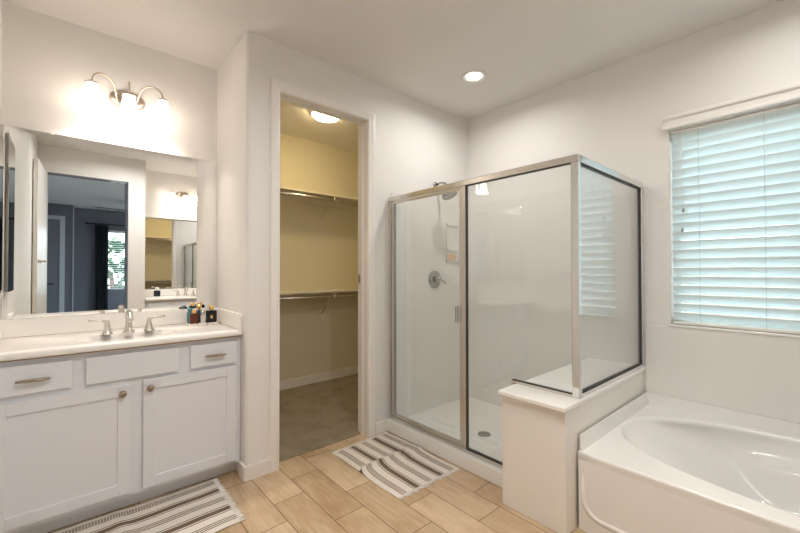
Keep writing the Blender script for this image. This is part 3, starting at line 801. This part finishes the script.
bs = [bottle('amber brown perfume bottle with gold neck at the tray front left', 0.628, 2.800, 0.053, 0.030, 0.070, tinted('amber_glass', (0.10, 0.022, 0.008, 1)), GOLD, 'cyl', 0.022, 0.006),
      bottle('black square perfume bottle with gold cap at the right of the tray', 0.735, 2.805, 0.064, 0.034, 0.085, tinted('black_glass', (0.006, 0.006, 0.010, 1)), GOLD, 'cyl', 0.030, 0.008, GOLD),
      bottle('teal perfume bottle with round gold cap behind the amber one', 0.672, 2.865, 0.044, 0.030, 0.088, tinted('teal_glass', (0.03, 0.10, 0.12, 1)), GOLD, 'ball', 0.036, 0.008),
      bottle('small pale blue bottle at the back left of the tray', 0.616, 2.868, 0.034, 0.028, 0.076, tinted('blue_glass', (0.10, 0.25, 0.30, 1)), tinted('blue_cap', (0.10, 0.30, 0.36, 1)), 'cyl', 0.022, 0.006),
      bottle('small clear bottle with silver cap between amber and black bottles', 0.682, 2.812, 0.026, 0.024, 0.056, tinted('clear_glass', (0.70, 0.66, 0.62, 1)), SATIN, 'cyl', 0.030, 0.005)]
for b_ in bs: b_['group'] = G

# ------------------------------------------------------------------ second vanity, seen only in the mirror: copies turned round
def clone(o, label, dz=0.0, centre=None):
    c = copy_tree(o)
    mx, my = (XL + 1.875 + XS + 0.0) / 2, 0
    # rotation by 180 degrees about the point that maps the first alcove onto the second
    px, py = (0.262 + 1.318) / 2, (YV - 0.67) / 2
    c.location = (2 * px - o.location.x, 2 * py - o.location.y, o.location.z + dz)
    c.rotation_euler.z = PI
    c['label'] = label
    return c
clone(va, 'white shaker vanity cabinet of the second sink reflected in mirror')
clone(ct, 'white counter of the second vanity seen reflected in the mirror')
clone(sp_b, 'white backsplash of the second vanity seen reflected in the mirror')
clone(fa, 'nickel faucet of the second sink seen reflected in the mirror')
clone(mi, 'second frameless mirror seen reflected inside the left vanity mirror')
clone(l1, 'three shade light over the second mirror seen in the reflection', 0.075)
for k, (tx, ty, tr_, th_) in enumerate(((-1.3, -9.6, 0.95, 1.9), (1.05, -9.9, 1.05, 2.2), (3.4, -9.5, 0.95, 1.9))):
    tt = thing('tree', ('leafy green tree outside the bedroom window, left in the mirror', 'leafy green tree outside the middle of the bedroom window in mirror', 'leafy green tree outside the bedroom window, right in the mirror')[k], 'tree', (tx, ty, -0.2))
    MB().tube([(tx, ty, -0.2), (tx + 0.05, ty, 0.6), (tx, ty, 1.2)], [0.10, 0.08, 0.06], 10).build('trunk', WOODEDGE, tt)
    fm = MB(); rr = random.Random(k)
    for q in range(500):
        a, b, r_ = rr.uniform(0, 2 * PI), math.acos(rr.uniform(-1, 1)), tr_ * rr.uniform(0.55, 1.0) ** 0.5
        c_ = Vector((tx + r_ * math.sin(b) * math.cos(a), ty + 0.8 * r_ * math.sin(b) * math.sin(a), th_ * 0.62 + r_ * 0.95 * math.cos(b)))
        d1 = Vector((rr.uniform(-1, 1), rr.uniform(-1, 1), rr.uniform(-1, 1))).normalized() * 0.14; d2_ = d1.cross(Vector((rr.uniform(-1, 1), rr.uniform(-1, 1), 1))).normalized() * 0.09
        fm.bm.faces.new([fm.bm.verts.new(c_ + v_) for v_ in (d1, d2_, -d1, -d2_)])
    fm.build('foliage', bpy.data.materials.get('leaves') or plain('leaves', (0.06, 0.13, 0.055, 1), 0.7), tt)
jar = thing('perfume_bottle', 'dark bottle with white stopper on the second counter in the reflection', 'bottle', (0.955, -0.50, CZ1))
B((0.915, -0.52, CZ1 + 0.001), (0.995, -0.48, CZ1 + 0.085), 0.008, 3).build('body', tinted('slate_glass', (0.03, 0.035, 0.05, 1)), jar)
MB().lathe((0.955, -0.50, CZ1 + 0.084), [(0.012, 0), (0.012, 0.012), (0.026, 0.016), (0.028, 0.04), (0.012, 0.048)], 20).build('stopper', TRIM, jar)

# ------------------------------------------------------------------ bathroom entry door, open against the left wall
ed = thing('entry_door', 'white entry door standing open in the mirror reflection', 'door', (-0.2, -0.1, 0))
m = MB(); m.box((-0.038, 0.0, 0.012), (-0.003, 0.755, 2.41), 0.002)
m.build('leaf', TRIM, ed, (0, 0, 0))
m = MB().tube([(0.045, 0.705, 1.37), (0.045, 0.53, 1.37)], 0.008, 10)
for y in (0.690, 0.545): m.lathe((-0.003, y, 1.37), [(0.020, -0.001), (0.020, 0.006), (0.009, 0.010), (0.008, 0.045)], 16, 'X')
tag(m.build('towel_bar', NICKEL, ed, (0, 0, 0)), 'short metal bar on the door')
ed.rotation_euler.z = math.radians(3.0)

# ------------------------------------------------------------------ ceiling lights
def downlight(x, y, label, energy):
    o = thing('downlight', label, 'ceiling light', (x, y, H), 'recessed ceiling downlights')
    MB().lathe((x, y, H - 0.0005), [(0.098, 0.0), (0.096, -0.006), (0.086, -0.010), (0.060, -0.003), (0.060, 0.0)], 40, cap=False).build('trim_ring', TRIM, o)
    MB().lathe((x, y, H - 0.003), [(0.058, 0.0), (0.058, -0.001), (0.001, -0.0015)], 32).build('lens', LED, o)
    l = bpy.data.lights.new('downlight_beam', 'AREA'); l.shape = 'DISK'; l.size = 0.10; l.energy = energy; l.color = CAN_COLOR; l.spread = math.radians(165)
    lo = bpy.data.objects.new('downlight_beam', l); lo.location = (0, 0, -0.012); lo.parent = o; COL.objects.link(lo)
    return o
downlight(2.30, 1.78, 'lit recessed ceiling light above the shower', CAN_ENERGY * 0.62)
downlight(2.36, 0.10, 'recessed ceiling light over the bathtub above the frame', CAN_ENERGY * 0.4)
downlight(1.02, 0.80, 'unseen ceiling light added as fill for the middle of the room', CAN_ENERGY)  # added fill, unseen: lifts the cabinet fronts and the room
downlight(0.52, 0.55, 'recessed ceiling light near the entry door, seen only in reflection', CAN_ENERGY)
cl = thing('closet_light', 'round dome ceiling light glowing inside the closet', 'ceiling light', (1.80, 3.10, H))
MB().lathe((1.80, 3.10, H - 0.0005), [(0.150, 0.0), (0.152, -0.012), (0.135, -0.018)], 40).build('base_ring', TRIM, cl)
MB().lathe((1.80, 3.10, H - 0.018), [(0.132, 0.0), (0.128, -0.012), (0.110, -0.027), (0.075, -0.040), (0.035, -0.046), (0.001, -0.048)], 40).build('dome', DOME, cl)

# ------------------------------------------------------------------ closet shelves
def shelf(z, label, rodz, plz):
    o = thing('closet_shelf', label, 'shelf', (2.1, YC, z), 'closet shelves')
    B((0.935, YC - 0.30, z - 0.019), (3.295, YC - 0.001, z), 0.002).build('board', SHELF, o)
    B((0.935, YC - 0.019, z - 0.085), (3.295, YC - 0.001, z - 0.0195)).build('cleat', SHELF, o)
    tag(MB().tube([(0.935, YC - 0.27, rodz), (3.295, YC - 0.27, rodz)], 0.014, 12).build('rod', SATIN, o), 'metal hanging rod')
    for x in (1.25, 2.18):
        m = MB()
        m.box((x - 0.010, YC - 0.285, z - 0.024), (x + 0.010, YC - 0.001, z - 0.0195)); 
        m.tube([(x, YC - 0.006, plz), (x, YC - 0.235, z - 0.028)], 0.007, 8)
        m.tube([(x, YC - 0.285, z - 0.022), (x, YC - 0.292, rodz), (x, YC - 0.27, rodz - 0.018), (x, YC - 0.25, rodz - 0.010)], 0.007, 8)
        pts = [(x + 0.034 * math.cos(PI + PI * k / 10), plz - 0.012 + 0.034 * math.sin(PI + PI * k / 10)) for k in range(11)]
        m.prism(pts + [(x + 0.034, plz + 0.055), (x - 0.034, plz + 0.055)], (YC - 0.007, YC - 0.001), 'Y')
        m.build('bracket', WIRE, o)
    return o
shelf(2.098, 'upper closet shelf with rod near the closet ceiling', 2.045, 1.835)
shelf(1.052, 'lower closet shelf with rod at waist height in the closet', 0.990, 0.775)

# ------------------------------------------------------------------ rugs
def rug(label, loc, L, W, fold, seed):
    rn = random.Random(seed)
    o = thing('striped_rug', label, 'rug', loc, 'woven striped bath mats')
    nx, ny = 60, 90
    bm = bmesh.new(); uvl = bm.loops.layers.uv.new('UVMap')
    def P(u, v):
        x, y = -W / 2 + W * u, -L / 2 + L * v
        h = 0.004
        for fv, amp, wd, slope, bias in fold:
            c = fv + slope * (u - 0.5)
            a = amp * (bias[0] * (1 - u) + bias[1] * u)
            g = math.exp(-((v - c) / wd) ** 2)
            h += a * g
            y += 0.5 * a * math.tanh((v - c) / wd) * -1
        h += 0.0012 * (math.sin(9 * u + 4 * v + seed) + math.sin(17 * v - 5 * u))
        return Vector((x + 0.004 * math.sin(7 * v + seed), y, max(h, 0.003)))
    top = [[bm.verts.new(P(i / nx, j / ny)) for j in range(ny + 1)] for i in range(nx + 1)]
    bot = [[bm.verts.new(P(i / nx, j / ny) - Vector((0, 0, 0.0028))) for j in range(ny + 1)] for i in range(nx + 1)]
    def F(vs, uvs):
        f = bm.faces.new(vs); f.smooth = True
        for l, q in zip(f.loops, uvs): l[uvl].uv = q
    for i in range(nx):
        for j in range(ny):
            uv = [(i / nx, j / ny), ((i + 1) / nx, j / ny), ((i + 1) / nx, (j + 1) / ny), (i / nx, (j + 1) / ny)]
            F((top[i][j], top[i + 1][j], top[i + 1][j + 1], top[i][j + 1]), uv)
            F((bot[i][j + 1], bot[i + 1][j + 1], bot[i + 1][j], bot[i][j]), uv[::-1])
    for i in range(nx):
        for j in (0, ny):
            F((top[i][j], bot[i][j], bot[i + 1][j], top[i + 1][j]), [(i / nx, j / ny)] * 4)
    for j in range(ny):
        for i in (0, nx):
            F((top[i][j], top[i][j + 1], bot[i][j + 1], bot[i][j]), [(0.0, 0.5)] * 4)
    bmesh.ops.recalc_face_normals(bm, faces=bm.faces[:])
    me = bpy.data.meshes.new('mat'); bm.to_mesh(me); bm.free(); me.materials.append(RUG)
    c = bpy.data.objects.new('mat', me); COL.objects.link(c); c.parent = o
    for vv, s_ in ((0.0, -1), (1.0, 1)):
        fm = MB()
        for k in range(64):
            u = (k + 0.5) / 64; p = P(u, vv)
            dx, ln = rn.uniform(-0.006, 0.006), rn.uniform(0.022, 0.034)
            fm.tube([p + Vector((0, -s_ * 0.004, -0.001)), p + Vector((dx * 0.5, s_ * ln * 0.5, 0.0)), Vector((p.x + dx, p.y + s_ * ln, 0.0024))], [0.0028, 0.0024, 0.0016], 5)
        fo = fm.build('fringe', FRINGE, o, (0, 0, 0))
        fo.parent = o
    return o
r1 = rug('striped rug lying in front of the shower door', (1.632, 1.948, 0.0005), 0.72, 0.50, [(0.545, 0.034, 0.036, 0.07, (1.1, 0.25)), (0.46, 0.012, 0.05, 0.05, (0.2, 1.2))], 3)
r2 = rug('striped rug lying along the foot of the vanity cabinet', (0.285, 2.228, 0.0005), 0.76, 0.51, [(0.60, 0.010, 0.05, 0.05, (1.0, 0.6))], 8)
r2.rotation_euler.z = PI / 2 + 0.0
w3 = MB()
for a, b in (((-5.0, 0.6), (-4.95, 2.3)), ((-1.75, 0.6), (-1.7, 2.3)), ((-5.0, 0.6), (-1.7, 0.65)), ((-5.0, 2.25), (-1.7, 2.3)), ((-3.52, 0.6), (-3.48, 2.3))):
    w3.box((2.85, a[0], a[1]), (2.88, b[0], b[1]))
w3 = struct('added_window', w3, TRIM, 'unseen side window added to brighten the bedroom', (2.86, -3.5, 0.6))  # unseen window put in so more daylight reaches the bedroom
B((2.862, -4.95, 0.65), (2.868, -1.75, 2.25)).build('pane', WGLASS, w3)
# ------------------------------------------------------------------ bedroom things seen in the mirror
bw = MB()
for a, b in (((0.64, 0.82), (0.68, 2.27)), ((2.36, 0.82), (2.40, 2.27)), ((0.64, 0.82), (2.40, 0.86)), ((0.64, 2.23), (2.40, 2.27))):
    bw.box((a[0], -5.74, a[1]), (b[0], -5.70, b[1]))
w2 = struct('window_2', bw, TRIM, 'bedroom window seen in the mirror', (1.52, -5.72, 0.82))
B((0.68, -5.725, 0.86), (2.36, -5.72, 2.23)).build('pane', WGLASS, w2)
bb = thing('bedroom_blind', 'white slatted blind on the bedroom window seen in the mirror', 'blind', (1.52, -5.65, 0.82))
m = MB()
for k in range(28):
    z = 0.86 + k * 0.05
    m.prism([(-5.665, z + 0.004), (-5.635, z - 0.008), (-5.635, z - 0.010), (-5.665, z + 0.002)], (0.65, 2.39), 'X')
m.build('slats', SLAT, bb)
B((0.65, -5.67, 2.215), (2.39, -5.61, 2.265), 0.004).build('headrail', TRIM, bb)
cu = thing('curtain', 'dark curtain beside the bedroom window seen in the mirror', 'curtain', (0.52, -5.5, 0.02))
ring_ = []
pf, pb = [], []
for k in range(41):
    x = 0.45 + 0.25 * k / 40; y = -5.50 + 0.025 * math.sin(k * 2 * PI / 8)
    pf.append((x, y)); pb.append((x, y - 0.006))
MB().prism(pf + pb[::-1], (0.02, 2.36), 'Z').build('cloth', FABRIC, cu)
rd = thing('curtain_rod', 'dark curtain rod above the bedroom window seen in the mirror', 'curtain rod', (1.1, -5.5, 2.39))
MB().tube([(0.30, -5.5, 2.385), (2.60, -5.5, 2.385)], 0.012, 10).build('pole', BLACK, rd)
for x in (0.36, 2.50): MB().tube([(x, -5.5, 2.385), (x, -5.601, 2.385)], 0.008, 8).build('bracket', BLACK, rd)
for x in (0.29, 2.61): MB().lathe((x, -5.5, 2.385), [(0.001, -0.022), (0.02, -0.012), (0.026, 0), (0.02, 0.012), (0.001, 0.022)], 14, 'X').build('finial', BLACK, rd)
d2 = tag(bpy.data.objects.new('door_2', None), 'grey bedroom closet door with pale casing seen in the mirror', None, None, 'structure')
d2.location = (-0.6, -5.2, 0); COL.objects.link(d2)
m = MB(); m.box((-0.16, -5.2, 0), (-0.075, -5.18, 2.48)); m.box((-1.07, -5.2, 0), (-0.985, -5.18, 2.48)); m.box((-0.985, -5.2, 2.40), (-0.16, -5.18, 2.48))
m.build('casing', plain('bedroom_trim', (0.62, 0.66, 0.70, 1), 0.4), d2)
B((-0.985, -5.2, 0.01), (-0.16, -5.19, 2.40)).build('leaf', plain('bedroom_door', (0.22, 0.235, 0.27, 1), 0.5), d2)
MB().tube([(-0.25, -5.188, 1.0), (-0.25, -5.14, 1.0), (-0.36, -5.13, 1.0)], 0.011, 8).build('door_handle', BLACK, d2)
struct('trim_6', B((0.055, -5.21, 0), (0.075, -5.18, H)), plain('corner_bead', (0.62, 0.66, 0.70, 1), 0.4), 'pale corner edge of the bedroom wall')
fn = thing('ceiling_fan', 'dark bladed ceiling fan in the bedroom seen in the mirror', 'fan', (1.02, -3.9, H))
MB().lathe((1.02, -3.9, H), [(0.06, 0), (0.06, -0.03), (0.014, -0.05), (0.014, -0.13), (0.09, -0.15), (0.10, -0.20), (0.07, -0.24), (0.02, -0.25)], 24).build('motor', BLACK, fn)
for k in range(5):
    a = 2 * PI * k / 5 + 2.9
    m = MB(); m.box((0.10, -0.06, -0.004), (0.66, 0.06, 0.004), 0.003)
    M = Matrix.Translation((1.02, -3.9, H - 0.19)) @ Matrix.Rotation(a, 4, 'Z') @ Matrix.Rotation(0.2, 4, 'X')
    for v in m.bm.verts: v.co = M @ v.co
    m.build('blade', plain('fan_blade', (0.04, 0.04, 0.045, 1), 0.4) if k == 0 else bpy.data.materials['fan_blade'], fn)
